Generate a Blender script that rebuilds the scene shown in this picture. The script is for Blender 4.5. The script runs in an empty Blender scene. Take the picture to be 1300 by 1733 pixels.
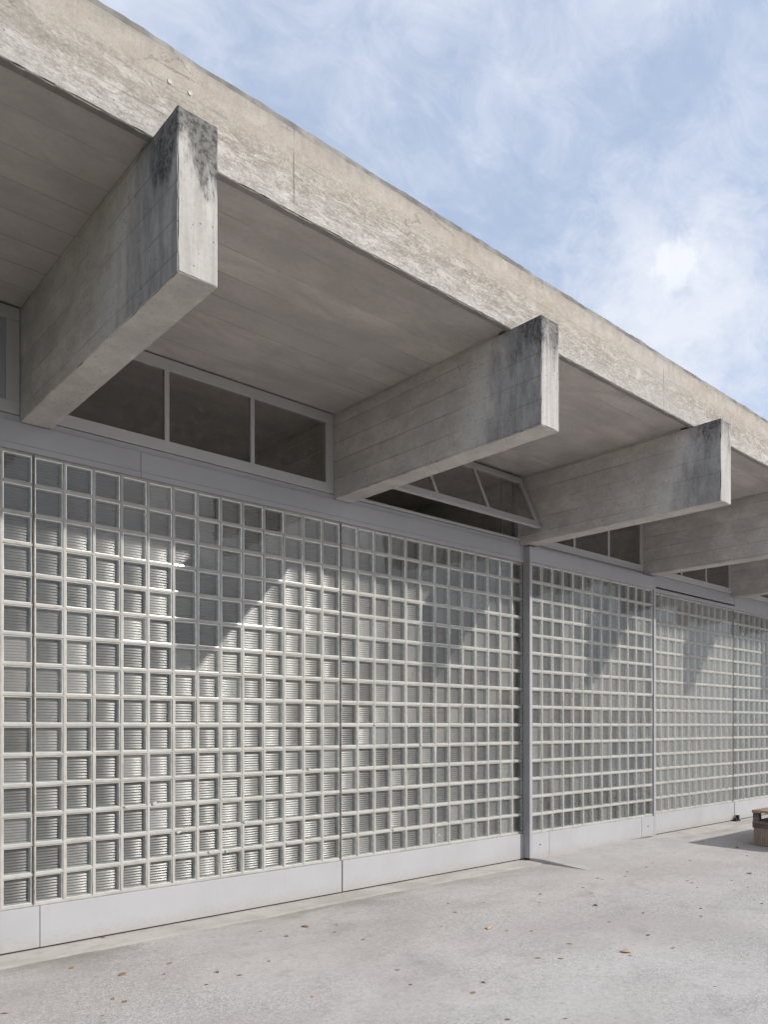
import bpy, bmesh, math, random
from mathutils import Vector, noise, Matrix, Euler
random.seed(7)
R = math.radians
scene = bpy.context.scene

# ------------------------------------------------------------------ camera
EYE = 1.51
cam_d = bpy.data.cameras.new('camera')
cam = bpy.data.objects.new('camera', cam_d)
scene.collection.objects.link(cam)
cam.location = (0, 0, EYE)
cam.rotation_euler = (R(90), 0, R(48.5 - 90))
cam_d.sensor_fit = 'HORIZONTAL'
cam_d.sensor_width = 24.0
cam_d.lens = 24.0
cam_d.shift_y = 360.0 / 1300.0
cam_d.clip_start = 0.05
cam_d.clip_end = 3000
scene.camera = cam

# ------------------------------------------------------------------ world and sun
LIGHT = Vector((-0.665, 1.0, -0.69)).normalized()      # the way the sunlight travels
SUN_EL = math.asin(-LIGHT.z)
SUN_AZ = math.atan2(-LIGHT.x, -LIGHT.y)
world = bpy.data.worlds.new('World')
scene.world = world
world.use_nodes = True

class NT:
    """small helper to write node trees"""
    def __init__(self, tree):
        self.t = tree
    def n(self, kind, **kw):
        nd = self.t.nodes.new(kind)
        for k, v in kw.items():
            setattr(nd, k, v)
        return nd
    def put(self, sock, v):
        if isinstance(v, bpy.types.NodeSocket):
            self.t.links.new(v, sock)
        elif v is not None:
            if isinstance(v, (tuple, list)) and len(v) == 3 and sock.type == 'RGBA':
                v = (*v, 1)
            sock.default_value = v
    def math(self, op, a, b=None, c=None, clamp=False):
        nd = self.n('ShaderNodeMath', operation=op, use_clamp=clamp)
        self.put(nd.inputs[0], a)
        if b is not None: self.put(nd.inputs[1], b)
        if c is not None: self.put(nd.inputs[2], c)
        return nd.outputs[0]
    def vmath(self, op, a, b=None):
        nd = self.n('ShaderNodeVectorMath', operation=op)
        self.put(nd.inputs[0], a)
        if b is not None: self.put(nd.inputs[1], b)
        return nd.outputs[0] if op not in ('LENGTH', 'DOT_PRODUCT', 'DISTANCE') else nd.outputs[1]
    def mix(self, f, a, b, mode='MIX'):
        nd = self.n('ShaderNodeMix', data_type='RGBA', blend_type=mode)
        self.put(nd.inputs[0], f); self.put(nd.inputs[6], a); self.put(nd.inputs[7], b)
        return nd.outputs[2]
    def step(self, v, lo, hi, smooth=True, out=(0, 1)):
        nd = self.n('ShaderNodeMapRange', interpolation_type='SMOOTHSTEP' if smooth else 'LINEAR')
        self.put(nd.inputs[0], v); self.put(nd.inputs[1], lo); self.put(nd.inputs[2], hi)
        self.put(nd.inputs[3], out[0]); self.put(nd.inputs[4], out[1])
        return nd.outputs[0]
    def noise(self, vec, scale, detail=4, rough=0.55, dist=0.0):
        nd = self.n('ShaderNodeTexNoise')
        self.put(nd.inputs['Vector'], vec)
        nd.inputs['Scale'].default_value = scale
        nd.inputs['Detail'].default_value = detail
        nd.inputs['Roughness'].default_value = rough
        nd.inputs['Distortion'].default_value = dist
        return nd.outputs[0]
    def white(self, v):
        nd = self.n('ShaderNodeTexWhiteNoise', noise_dimensions='1D')
        self.put(nd.inputs['W'], v)
        return nd.outputs[0]
    def xyz(self, v):
        nd = self.n('ShaderNodeSeparateXYZ'); self.put(nd.inputs[0], v)
        return nd.outputs[0], nd.outputs[1], nd.outputs[2]
    def comb(self, x, y, z):
        nd = self.n('ShaderNodeCombineXYZ')
        self.put(nd.inputs[0], x); self.put(nd.inputs[1], y); self.put(nd.inputs[2], z)
        return nd.outputs[0]

wt = NT(world.node_tree)
world.node_tree.nodes.clear()
sky = wt.n('ShaderNodeTexSky', sky_type='NISHITA')
sky.sun_disc = False
sky.sun_elevation = SUN_EL
sky.sun_rotation = SUN_AZ
sky.air_density = 1.0
sky.dust_density = 1.2
sky.ozone_density = 1.6
dirv = wt.n('ShaderNodeTexCoord').outputs['Generated']
dx, dy, dz = wt.xyz(dirv)
den = wt.math('ADD', wt.math('MAXIMUM', dz, 0.0), 0.22)
pl = wt.comb(wt.math('DIVIDE', dx, den), wt.math('DIVIDE', dy, den), 0.0)
pl = wt.vmath('ADD', pl, (3.1, 1.7, 0.4))
c1 = wt.noise(pl, 1.15, 7, 0.52, 0.9)
c2 = wt.noise(wt.vmath('ADD', pl, (7.3, 2.1, 0.0)), 3.4, 8, 0.58, 0.5)
c3 = wt.noise(wt.vmath('ADD', pl, (1.3, 9.1, 0.0)), 0.6, 3, 0.5, 0.2)
cl = wt.math('ADD', wt.math('ADD', wt.math('MULTIPLY', c1, 0.48), wt.math('MULTIPLY', c2, 0.27)), wt.math('MULTIPLY', c3, 0.25))
c4 = wt.noise(wt.comb(wt.math('MULTIPLY', wt.xyz(pl)[0], 1.0), wt.math('MULTIPLY', wt.xyz(pl)[1], 1.5), 0.0), 9.0, 9, 0.66, 0.8)
cl = wt.math('ADD', wt.math('MULTIPLY', cl, 0.78), wt.math('MULTIPLY', c4, 0.22))
thin = wt.step(cl, 0.42, 0.60)
thick = wt.step(cl, 0.53, 0.68)
low = wt.step(dz, 0.62, 0.10)
# a bank of heap cloud with one small dome on top, among the veils
PUFF = Vector((0.948, 0.4965, 0.600)).normalized()
HEAP = Vector((0.935, 0.508, 0.520)).normalized()
w1 = wt.noise(dirv, 13.0, 9, 0.60, 0.3)
w2 = wt.noise(dirv, 42.0, 8, 0.60, 0.2)
hd = wt.vmath('DISTANCE', dirv, tuple(HEAP))
heap = wt.step(wt.math('ADD', wt.math('SUBTRACT', 1.0, wt.math('DIVIDE', hd, 0.15)), wt.math('MULTIPLY', wt.math('SUBTRACT', w1, 0.5), 2.6)), 0.05, 0.95, out=(0, 0.6))
pd = wt.vmath('DISTANCE', dirv, tuple(PUFF))
puff = wt.step(wt.math('ADD', wt.math('SUBTRACT', 1.0, wt.math('DIVIDE', pd, 0.036)), wt.math('MULTIPLY', wt.math('SUBTRACT', w2, 0.5), 1.7)), 0.08, 0.62, out=(0, 0.66))
puff = wt.math('MULTIPLY', puff, wt.step(dz, PUFF.z - 0.045, PUFF.z - 0.005))
veil = wt.math('ADD', wt.math('MULTIPLY', thin, 0.85), wt.math('MULTIPLY', low, 0.20), clamp=True)
CLOUD = (4.2, 4.5, 5.15)
skyc = wt.mix(0.62, sky.outputs[0], (3.25, 3.80, 4.85))       # thin high haze over the whole sky
skyc = wt.mix(veil, skyc, CLOUD)
skyc = wt.mix(wt.math('MULTIPLY', thick, 0.62), skyc, (5.0, 5.15, 5.55))
skyc = wt.mix(heap, skyc, (5.0, 5.15, 5.5))
skyc = wt.mix(puff, skyc, (5.4, 5.48, 5.7))
bg = wt.n('ShaderNodeBackground')
wt.put(bg.inputs[0], skyc)
bg.inputs[1].default_value = 0.15
wt.put(wt.n('ShaderNodeOutputWorld').inputs[0], bg.outputs[0])

sun_d = bpy.data.lights.new('sun', 'SUN')
sun_d.energy = 2.9
sun_d.angle = R(0.9)
sun_d.color = (1.0, 0.962, 0.91)
sun = bpy.data.objects.new('sun', sun_d)
scene.collection.objects.link(sun)
sun.rotation_euler = LIGHT.to_track_quat('-Z', 'Y').to_euler()
sun.location = (5, -6, 12)

vs = scene.view_settings
vs.view_transform = 'Standard'
vs.look = 'None'
vs.exposure = 0.3
vs.gamma = 1.0
scene.render.engine = 'CYCLES'
scene.cycles.max_bounces = 6
scene.cycles.diffuse_bounces = 3
scene.cycles.glossy_bounces = 2
scene.cycles.transmission_bounces = 3
scene.cycles.caustics_reflective = False
scene.cycles.caustics_refractive = False
scene.cycles.use_adaptive_sampling = True
scene.cycles.adaptive_threshold = 0.035
scene.cycles.transparent_max_bounces = 16
scene.cycles.use_denoising = True
scene.cycles.sample_clamp_indirect = 6.0

# ------------------------------------------------------------------ measures (metres)
WALL = 5.40            # front plane of the glass blocks
BAY = 2.615
X0 = 1.651
def XJ(k): return X0 + BAY * k
PX = BAY / 13.0        # block pitch
PZ = 0.2004
BZ0 = EYE - 6 * PZ     # underside of the blocks
BZ1 = EYE + 9 * PZ
SOFFIT = 4.265
FAS_Y = 3.39
FAS_Z0, FAS_Z1, COP_Z1 = 4.24, 4.695, 4.742
BEAM_Z0, BEAM_Z1 = 3.51, 4.246
BEAM_Y = 3.14
BACK = 14.5
KMIN, KMAX = -2, 6
XL, XR = XJ(KMIN) - 0.1, XJ(KMAX) + 0.12

# ------------------------------------------------------------------ materials
def material(name):
    m = bpy.data.materials.new(name)
    m.use_nodes = True
    m.node_tree.nodes.clear()
    nt = NT(m.node_tree)
    out = nt.n('ShaderNodeOutputMaterial')
    return m, nt, out

def principled(nt, out, col, rough=0.8, bump=None, bstr=0.3, bdist=0.01, spec=0.4, metal=0.0):
    b = nt.n('ShaderNodeBsdfPrincipled')
    nt.put(b.inputs['Base Color'], col)
    nt.put(b.inputs['Roughness'], rough)
    nt.put(b.inputs['Specular IOR Level'], spec)
    nt.put(b.inputs['Metallic'], metal)
    if bump is not None:
        bp = nt.n('ShaderNodeBump')
        bp.inputs['Strength'].default_value = bstr
        bp.inputs['Distance'].default_value = bdist
        nt.put(bp.inputs['Height'], bump)
        nt.put(b.inputs['Normal'], bp.outputs[0])
    nt.put(out.inputs[0], b.outputs[0])
    return b

def geo_pos(nt):
    return nt.n('ShaderNodeTexCoord').outputs['Object']

def boards(nt, u, along, spacing, seed, warp=0.0, length=2.6):
    """board marks left by the formwork: u runs across the boards; returns (tone 0..1, groove mask)"""
    w = nt.math('ADD', u, nt.math('MULTIPLY', nt.math('SUBTRACT', nt.noise(nt.comb(along, seed, 0.0), 0.9, 2), 0.5), warp))
    q = nt.math('DIVIDE', w, spacing)
    idx = nt.math('FLOOR', q)
    fr = nt.math('FRACT', q)
    off = nt.white(nt.math('ADD', idx, seed))
    a2 = nt.math('ADD', nt.math('DIVIDE', along, length), nt.math('MULTIPLY', off, 5.0))
    idx2 = nt.math('FLOOR', a2)
    tone = nt.white(nt.math('ADD', nt.math('MULTIPLY', idx, 7.13), nt.math('MULTIPLY', idx2, 3.71)))
    edge = nt.math('MINIMUM', fr, nt.math('SUBTRACT', 1.0, fr))
    g = nt.step(edge, 0.0, 0.009 / spacing * 0.9, out=(1, 0))
    return tone, g, nt.math('ADD', idx, seed)

def concrete_soffit():
    m, nt, out = material('concrete_soffit')
    p = geo_pos(nt)
    x, y, z = nt.xyz(p)
    tone, g, idx = boards(nt, y, x, 0.245, 3.0, 0.01)
    vis = nt.step(nt.noise(nt.comb(nt.math('MULTIPLY', x, 0.8), nt.math('MULTIPLY', idx, 3.3), 0.0), 1.0, 2), 0.42, 0.6)
    stretch = nt.comb(nt.math('MULTIPLY', x, 0.95), nt.math('MULTIPLY', y, 2.0), 0.0)
    n1 = nt.noise(stretch, 1.6, 9, 0.66, 0.3)
    n2 = nt.noise(p, 1.1, 4, 0.5)
    n3 = nt.noise(p, 38, 5, 0.6)
    c = nt.mix(nt.step(n1, 0.32, 0.68), (0.45, 0.408, 0.378), (0.63, 0.578, 0.54))
    c = nt.mix(nt.math('MULTIPLY', nt.step(n2, 0.42, 0.68), 0.6), c, (0.47, 0.44, 0.418))
    c = nt.mix(nt.step(tone, 0, 1, smooth=False, out=(0.0, 0.30)), c, (0.36, 0.328, 0.305))
    c = nt.mix(nt.math('MULTIPLY', nt.step(n3, 0.35, 0.7), 0.14), c, (0.256, 0.232, 0.214))
    gv = nt.math('MULTIPLY', g, nt.math('ADD', nt.math('MULTIPLY', vis, 0.80), 0.03))
    c = nt.mix(nt.math('MULTIPLY', gv, 0.65), c, (0.160, 0.147, 0.138))
    h = nt.math('ADD', nt.math('MULTIPLY', n3, 0.12), nt.math('SUBTRACT', nt.math('MULTIPLY', tone, 0.25), gv))
    principled(nt, out, c, 0.85, h, 0.35, 0.006)
    return m

def concrete_beam():
    m, nt, out = material('concrete_beam')
    p = geo_pos(nt)
    x, y, z = nt.xyz(p)
    nrm = nt.n('ShaderNodeNewGeometry').outputs['Normal']
    nx, ny, nz = nt.xyz(nrm)
    side = nt.step(nt.math('ABSOLUTE', nx), 0.5, 0.8)
    endf = nt.step(nt.math('ABSOLUTE', ny), 0.5, 0.8)
    xb = nt.math('FLOOR', nt.math('DIVIDE', x, 1.2))
    tone, g, idx = boards(nt, nt.math('ADD', z, nt.math('MULTIPLY', xb, 0.037)), y, 0.158, 11.0, 0.012, 1.9)
    vis = nt.step(nt.noise(nt.comb(nt.math('MULTIPLY', y, 1.2), nt.math('MULTIPLY', idx, 2.7), x), 1.0, 3), 0.38, 0.62)
    grain = nt.noise(nt.comb(nt.math('MULTIPLY', x, 3), nt.math('MULTIPLY', y, 2.6), nt.math('MULTIPLY', z, 4.2)), 1.5, 9, 0.68, 0.3)
    big = nt.noise(p, 1.7, 5, 0.55)
    fine = nt.noise(p, 45, 5, 0.62)
    c = nt.mix(nt.step(grain, 0.3, 0.7), (0.51, 0.472, 0.435), (0.70, 0.655, 0.61))
    c = nt.mix(nt.math('MULTIPLY', nt.step(big, 0.42, 0.7), 0.7), c, (0.454, 0.435, 0.415))
    c = nt.mix(nt.math('MULTIPLY', tone, 0.22), c, (0.284, 0.262, 0.239))
    # weathered outer end: grey-blue damp bloom with an uneven border, pale lime streak behind it
    wn = nt.noise(nt.comb(nt.math('MULTIPLY', x, 2.0), nt.math('MULTIPLY', y, 4.5), nt.math('MULTIPLY', z, 1.3)), 1.5, 7, 0.62, 0.3)
    d = nt.math('SUBTRACT', y, BEAM_Y)
    per = nt.math('MULTIPLY', nt.math('SINE', nt.math('ADD', nt.math('MULTIPLY', xb, 2.4), -3.97)), 0.11)   # each beam weathers differently
    dw = nt.math('ADD', nt.math('ADD', d, per), nt.math('MULTIPLY', nt.math('SUBTRACT', wn, 0.5), 0.75))
    lower = nt.step(z, BEAM_Z0, BEAM_Z1, smooth=False)
    dw = nt.math('SUBTRACT', dw, nt.math('MULTIPLY', nt.math('SUBTRACT', 1.0, lower), 0.22))
    wet = nt.math('MULTIPLY', nt.step(dw, 0.12, 0.46, out=(1, 0)), side)
    lime = nt.math('MULTIPLY', nt.math('MULTIPLY', nt.step(dw, 0.20, 0.36), nt.step(dw, 0.40, 0.72, out=(1, 0))), side)
    c = nt.mix(nt.math('MULTIPLY', lime, 0.55), c, (0.710, 0.683, 0.650))
    wetn = nt.noise(nt.comb(nt.math('MULTIPLY', x, 9), nt.math('MULTIPLY', y, 11), nt.math('MULTIPLY', z, 2.6)), 1.0, 9, 0.74)
    wetc = nt.mix(nt.step(wetn, 0.36, 0.64), (0.235, 0.232, 0.228), (0.43, 0.415, 0.40))
    c = nt.mix(nt.math('MULTIPLY', wet, 0.85), c, wetc)
    # end grain face: pale with runs, black algae at the top edge
    runs = nt.noise(nt.comb(nt.math('MULTIPLY', x, 26), 0.0, nt.math('MULTIPLY', z, 1.6)), 1.0, 6, 0.65)
    endc = nt.mix(nt.step(runs, 0.35, 0.7), (0.37, 0.35, 0.32), (0.50, 0.478, 0.443))
    c = nt.mix(endf, c, endc)
    topd = nt.math('SUBTRACT', BEAM_Z1, z)
    bn = nt.noise(nt.comb(nt.math('MULTIPLY', x, 10), nt.math('MULTIPLY', y, 9), nt.math('MULTIPLY', z, 3.0)), 1.0, 7, 0.66)
    black = nt.step(nt.math('ADD', topd, nt.math('MULTIPLY', nt.math('SUBTRACT', 0.5, bn), 0.95)), nt.math('SUBTRACT', 0.04, per), 0.30, out=(1, 0))
    near = nt.step(nt.math('ADD', d, nt.math('MULTIPLY', nt.math('SUBTRACT', 0.5, wn), 0.3)), 0.16, 0.36, out=(1, 0))
    c = nt.mix(nt.math('MULTIPLY', nt.math('MULTIPLY', black, near), nt.step(fine, 0.36, 0.62, out=(0.96, 0.62))), c, (0.045, 0.044, 0.041))
    # pores
    vo = nt.n('ShaderNodeTexVoronoi'); vo.inputs['Scale'].default_value = 30
    nt.put(vo.inputs['Vector'], p)
    pore = nt.math('MULTIPLY', nt.step(vo.outputs[0], 0.09, 0.17, out=(1, 0)), nt.step(nt.noise(p, 5, 3), 0.44, 0.58))
    c = nt.mix(nt.math('MULTIPLY', pore, 0.75), c, (0.085, 0.076, 0.067))
    c = nt.mix(nt.math('MULTIPLY', nt.step(fine, 0.4, 0.72), 0.18), c, (0.199, 0.179, 0.161))
    gv = nt.math('MULTIPLY', nt.math('MULTIPLY', g, side), nt.math('ADD', nt.math('MULTIPLY', vis, 0.7), 0.05))
    c = nt.mix(nt.math('MULTIPLY', gv, 0.75), c, (0.156, 0.145, 0.134))
    h = nt.math('SUBTRACT', nt.math('ADD', nt.math('MULTIPLY', fine, 0.3), nt.math('MULTIPLY', nt.math('MULTIPLY', tone, side), 0.3)), nt.math('ADD', gv, nt.math('MULTIPLY', pore, 0.8)))
    principled(nt, out, c, 0.84, h, 0.4, 0.006)
    return m

def concrete_fascia():
    m, nt, out = material('concrete_fascia')
    p = geo_pos(nt)
    x, y, z = nt.xyz(p)
    v = nt.step(z, FAS_Z0, FAS_Z1, smooth=False)
    wob = nt.noise(nt.comb(nt.math('MULTIPLY', x, 1.4), y, nt.math('MULTIPLY', z, 3)), 1.6, 7, 0.62)
    vw = nt.math('ADD', v, nt.math('MULTIPLY', nt.math('SUBTRACT', wob, 0.5), 0.55))
    sp = nt.comb(nt.math('MULTIPLY', x, 0.55), y, z)
    spots = nt.noise(sp, 75, 6, 0.74)
    patch = nt.noise(nt.comb(nt.math('MULTIPLY', x, 0.8), y, nt.math('MULTIPLY', z, 2.2)), 5.5, 6, 0.66, 0.5)
    spots = nt.math('ADD', nt.math('MULTIPLY', spots, 0.66), nt.math('MULTIPLY', patch, 0.34))
    spots2 = nt.noise(p, 95, 5, 0.7)
    med = nt.noise(nt.comb(nt.math('MULTIPLY', x, 2.2), y, nt.math('MULTIPLY', z, 4)), 2.2, 8, 0.65, 0.4)
    top = nt.mix(nt.step(med, 0.35, 0.68), (0.40, 0.345, 0.282), (0.50, 0.452, 0.392))
    mid = nt.mix(nt.step(spots, 0.36, 0.64), (0.27, 0.234, 0.19), (0.53, 0.48, 0.42))
    bot = nt.mix(nt.step(spots, 0.34, 0.62), (0.31, 0.284, 0.25), (0.60, 0.57, 0.525))
    c = nt.mix(nt.step(vw, 0.12, 0.50), bot, mid)
    c = nt.mix(nt.step(vw, 0.50, 0.86), c, top)
    c = nt.mix(nt.math('MULTIPLY', nt.step(spots2, 0.48, 0.70), 0.50), c, (0.19, 0.165, 0.135))
    c = nt.mix(nt.math('MULTIPLY', nt.step(patch, 0.50, 0.66), nt.step(v, 0.95, 0.5, out=(0.05, 0.42))), c, (0.235, 0.20, 0.16))
    cn_ = nt.noise(nt.comb(nt.math('MULTIPLY', x, 0.8), 0.0, nt.math('MULTIPLY', z, 2.6)), 7.0, 9, 0.76, 0.4)
    zone = nt.math('MULTIPLY', nt.step(v, 0.72, 0.40), nt.step(v, -0.05, 0.10))
    c = nt.mix(nt.math('MULTIPLY', nt.math('MULTIPLY', nt.step(cn_, 0.47, 0.42), zone), 0.62), c, (0.25, 0.222, 0.185))
    crust = nt.math('MULTIPLY', nt.step(cn_, 0.50, 0.56), zone)
    c = nt.mix(nt.math('MULTIPLY', crust, 0.55), c, (0.62, 0.585, 0.535))
    # long horizontal run of broken laitance and drip stains
    run = nt.noise(nt.comb(nt.math('MULTIPLY', x, 1.1), 0.0, nt.math('MULTIPLY', z, 22)), 1.0, 7, 0.68, 0.5)
    c = nt.mix(nt.math('MULTIPLY', nt.step(run, 0.56, 0.70), nt.step(vw, 0.62, 0.40, out=(0.0, 0.6))), c, (0.23, 0.20, 0.165))
    drip = nt.noise(nt.comb(nt.math('MULTIPLY', x, 9), 0.0, nt.math('MULTIPLY', z, 0.7)), 1.0, 6, 0.6)
    c = nt.mix(nt.math('MULTIPLY', nt.step(drip, 0.57, 0.75), 0.38), c, (0.27, 0.25, 0.22))
    lo = nt.noise(p, 0.55, 3)
    c = nt.mix(nt.math('MULTIPLY', nt.step(lo, 0.42, 0.68), 0.35), c, (0.46, 0.44, 0.41))
    ft, fg, fi = boards(nt, nt.math('ADD', z, 0.03), x, 0.152, 21.0, 0.02, 3.1)
    fvis = nt.step(nt.noise(nt.comb(nt.math('MULTIPLY', x, 1.5), nt.math('MULTIPLY', fi, 3.1), 0.0), 1.0, 4, 0.6), 0.45, 0.62)
    fline = nt.math('MULTIPLY', fg, fvis)
    c = nt.mix(nt.math('MULTIPLY', ft, 0.16), c, (0.26, 0.232, 0.20))
    c = nt.mix(nt.math('MULTIPLY', fline, 0.5), c, (0.16, 0.14, 0.115))
    soot = nt.noise(nt.comb(nt.math('MULTIPLY', x, 1.3), 0.0, nt.math('MULTIPLY', z, 2.4)), 2.0, 9, 0.74, 0.6)
    c = nt.mix(nt.math('MULTIPLY', nt.step(soot, 0.53, 0.70), nt.step(v, 1.0, 0.45, out=(0.25, 0.55))), c, (0.225, 0.20, 0.172))
    # vertical day joints of the casting
    jm = None
    for jx in (-0.4, 2.355, 6.24, 10.1, 14.0):
        dd = nt.math('ABSOLUTE', nt.math('SUBTRACT', nt.math('ADD', x, nt.math('MULTIPLY', nt.math('SUBTRACT', spots, 0.5), 0.012)), jx))
        mk = nt.step(dd, 0.002, 0.009, out=(1, 0))
        jm = mk if jm is None else nt.math('MAXIMUM', jm, mk)
    jm = nt.math('MULTIPLY', jm, nt.step(nt.noise(p, 6, 3), 0.36, 0.56))
    c = nt.mix(nt.math('MULTIPLY', jm, 0.5), c, (0.11, 0.095, 0.08))
    # dark run-off below the cap, broken into short streaks
    strk = nt.noise(nt.comb(nt.math('MULTIPLY', x, 14), 0.0, nt.math('MULTIPLY', z, 1.5)), 1.0, 6, 0.66)
    cap = nt.math('MULTIPLY', nt.step(nt.math('ADD', nt.math('SUBTRACT', FAS_Z1, z), nt.math('MULTIPLY', nt.math('SUBTRACT', 0.5, strk), 0.35)), -0.01, 0.09, out=(1, 0)), 0.45)
    c = nt.mix(cap, c, (0.25, 0.235, 0.215))
    # fine cracks
    vo = nt.n('ShaderNodeTexVoronoi', feature='DISTANCE_TO_EDGE'); vo.inputs['Scale'].default_value = 1.7
    nt.put(vo.inputs['Vector'], nt.vmath('ADD', p, nt.vmath('SCALE', nt.n('ShaderNodeTexNoise').outputs[1])))
    cn = nt.comb(nt.math('ADD', x, nt.math('MULTIPLY', med, 0.5)), y, nt.math('ADD', nt.math('MULTIPLY', z, 1.6), nt.math('MULTIPLY', spots, 0.12)))
    nt.put(vo.inputs['Vector'], cn)
    crack = nt.math('MULTIPLY', nt.step(vo.outputs[0], 0.0, 0.010, out=(1, 0)), nt.step(nt.noise(p, 2.3, 2), 0.52, 0.62))
    c = nt.mix(nt.math('MULTIPLY', crack, 0.38), c, (0.14, 0.12, 0.10))
    # pores
    vp = nt.n('ShaderNodeTexVoronoi'); vp.inputs['Scale'].default_value = 24
    nt.put(vp.inputs['Vector'], p)
    pore = nt.math('MULTIPLY', nt.step(vp.outputs[0], 0.06, 0.12, out=(1, 0)), nt.step(nt.noise(p, 4, 3), 0.5, 0.6))
    c = nt.mix(nt.math('MULTIPLY', pore, 0.6), c, (0.12, 0.10, 0.085))
    pit = nt.math('MULTIPLY', nt.step(vw, 0.75, 0.3), nt.step(spots, 0.34, 0.6))
    h = nt.math('ADD', nt.math('ADD', nt.math('MULTIPLY', pit, 0.6), nt.math('MULTIPLY', crust, 0.9)), nt.math('MULTIPLY', spots2, 0.3))
    h = nt.math('SUBTRACT', h, nt.math('ADD', nt.math('MULTIPLY', jm, 0.8), nt.math('ADD', crack, pore)))
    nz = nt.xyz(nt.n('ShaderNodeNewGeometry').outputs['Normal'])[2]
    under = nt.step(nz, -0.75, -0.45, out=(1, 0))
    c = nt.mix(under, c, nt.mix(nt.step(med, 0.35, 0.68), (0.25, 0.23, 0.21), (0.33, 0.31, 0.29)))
    principled(nt, out, c, 0.88, h, 0.5, 0.006, spec=0.25)
    return m

def concrete_coping():
    m, nt, out = material('concrete_coping')
    p = geo_pos(nt)
    n1 = nt.noise(p, 5, 8, 0.68)
    n2 = nt.noise(p, 40, 5, 0.65)
    c = nt.mix(nt.step(n1, 0.35, 0.65), (0.17, 0.16, 0.145), (0.36, 0.34, 0.31))
    c = nt.mix(nt.math('MULTIPLY', nt.step(n2, 0.45, 0.7), 0.4), c, (0.10, 0.095, 0.085))
    principled(nt, out, c, 0.9, n2, 0.5, 0.008, spec=0.2)
    return m

def paint(name, col, rough=0.42, dirt=0.12):
    m, nt, out = material(name)
    p = geo_pos(nt)
    n1 = nt.noise(p, 2.2, 6, 0.6)
    n2 = nt.noise(p, 30, 5, 0.65)
    dark = tuple(v * 0.72 for v in col)
    c = nt.mix(nt.math('MULTIPLY', nt.step(n1, 0.45, 0.75), dirt * 2.2), col, dark)
    c = nt.mix(nt.math('MULTIPLY', nt.step(n2, 0.58, 0.76), dirt), c, (0.30, 0.27, 0.24))
    principled(nt, out, c, nt.step(n1, 0.2, 0.8, out=(rough - 0.07, rough + 0.1)), n2, 0.04, 0.003, spec=0.4)
    return m

def plinth_paint():
    m, nt, out = material('pale_plinth_paint')
    p = geo_pos(nt)
    x, y, z = nt.xyz(p)
    n1 = nt.noise(p, 1.6, 7, 0.62)
    sp = nt.noise(nt.comb(nt.math('MULTIPLY', x, 1.0), 0.0, nt.math('MULTIPLY', z, 1.6)), 26, 7, 0.74)
    run = nt.noise(nt.comb(nt.math('MULTIPLY', x, 13), 0.0, nt.math('MULTIPLY', z, 0.8)), 1.0, 6, 0.68)
    c = nt.mix(nt.step(n1, 0.35, 0.7), (0.418, 0.414, 0.418), (0.375, 0.37, 0.37))
    c = nt.mix(nt.math('MULTIPLY', nt.step(run, 0.55, 0.72), 0.28), c, (0.32, 0.305, 0.285))
    # rain splash rising from the ground
    foot = nt.step(nt.math('ADD', z, nt.math('MULTIPLY', nt.math('SUBTRACT', 0.5, sp), 0.30)), 0.01, 0.13, out=(1, 0))
    c = nt.mix(nt.math('MULTIPLY', foot, 0.42), c, (0.33, 0.29, 0.245))
    c = nt.mix(nt.math('MULTIPLY', nt.step(sp, 0.62, 0.76), 0.25), c, (0.30, 0.27, 0.24))
    principled(nt, out, c, nt.step(n1, 0.2, 0.8, out=(0.42, 0.6)), n1, 0.12, 0.01, spec=0.4)
    return m

def mortar_mat():
    m, nt, out = material('mortar')
    p = geo_pos(nt)
    n1 = nt.noise(p, 3, 7, 0.65)
    n2 = nt.noise(p, 90, 5, 0.6)
    n3 = nt.noise(p, 12, 5, 0.6)
    c = nt.mix(nt.step(n1, 0.35, 0.7), (0.475, 0.45, 0.415), (0.375, 0.35, 0.318))
    c = nt.mix(nt.math('MULTIPLY', nt.step(n3, 0.55, 0.72), 0.5), c, (0.36, 0.30, 0.245))
    principled(nt, out, c, 0.9, n2, 0.4, 0.004, spec=0.2)
    return m

def fresnel(nt, ior):
    """reflectance of a thin sheet, the same from both sides"""
    fr = nt.n('ShaderNodeFresnel')
    back = nt.n('ShaderNodeNewGeometry').outputs['Backfacing']
    nt.put(fr.inputs[0], nt.step(back, 0, 1, smooth=False, out=(ior, 1.0 / ior)))
    return fr

def block_face():
    """flat outer pane of a block: clear, reflecting by Fresnel"""
    m, nt, out = material('block_face_glass')
    fr = fresnel(nt, 1.52)
    p = geo_pos(nt)
    rnd = nt.n('ShaderNodeObjectInfo').outputs['Random']
    gl = nt.n('ShaderNodeBsdfGlossy'); gl.inputs['Roughness'].default_value = 0.03
    tr = nt.n('ShaderNodeBsdfTransparent')
    nt.put(tr.inputs[0], (0.955, 0.952, 0.935))
    df = nt.n('ShaderNodeBsdfDiffuse'); nt.put(df.inputs[0], (0.62, 0.60, 0.55))
    dust = nt.math('MULTIPLY', nt.step(nt.noise(nt.vmath('ADD', p, nt.comb(0.0, nt.math('MULTIPLY', rnd, 17.0), 0.0)), 24, 3, 0.7), 0.45, 0.8), 0.07)
    dust = nt.math('ADD', dust, nt.math('MULTIPLY', nt.math('POWER', rnd, 4.0), 0.06))
    m1 = nt.n('ShaderNodeMixShader'); nt.put(m1.inputs[0], nt.math('MULTIPLY', fr.outputs[0], 1.0, clamp=True))
    nt.put(m1.inputs[1], tr.outputs[0]); nt.put(m1.inputs[2], gl.outputs[0])
    m2 = nt.n('ShaderNodeMixShader'); nt.put(m2.inputs[0], dust)
    nt.put(m2.inputs[1], m1.outputs[0]); nt.put(m2.inputs[2], df.outputs[0])
    nt.put(out.inputs[0], m2.outputs[0])
    return m

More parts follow.
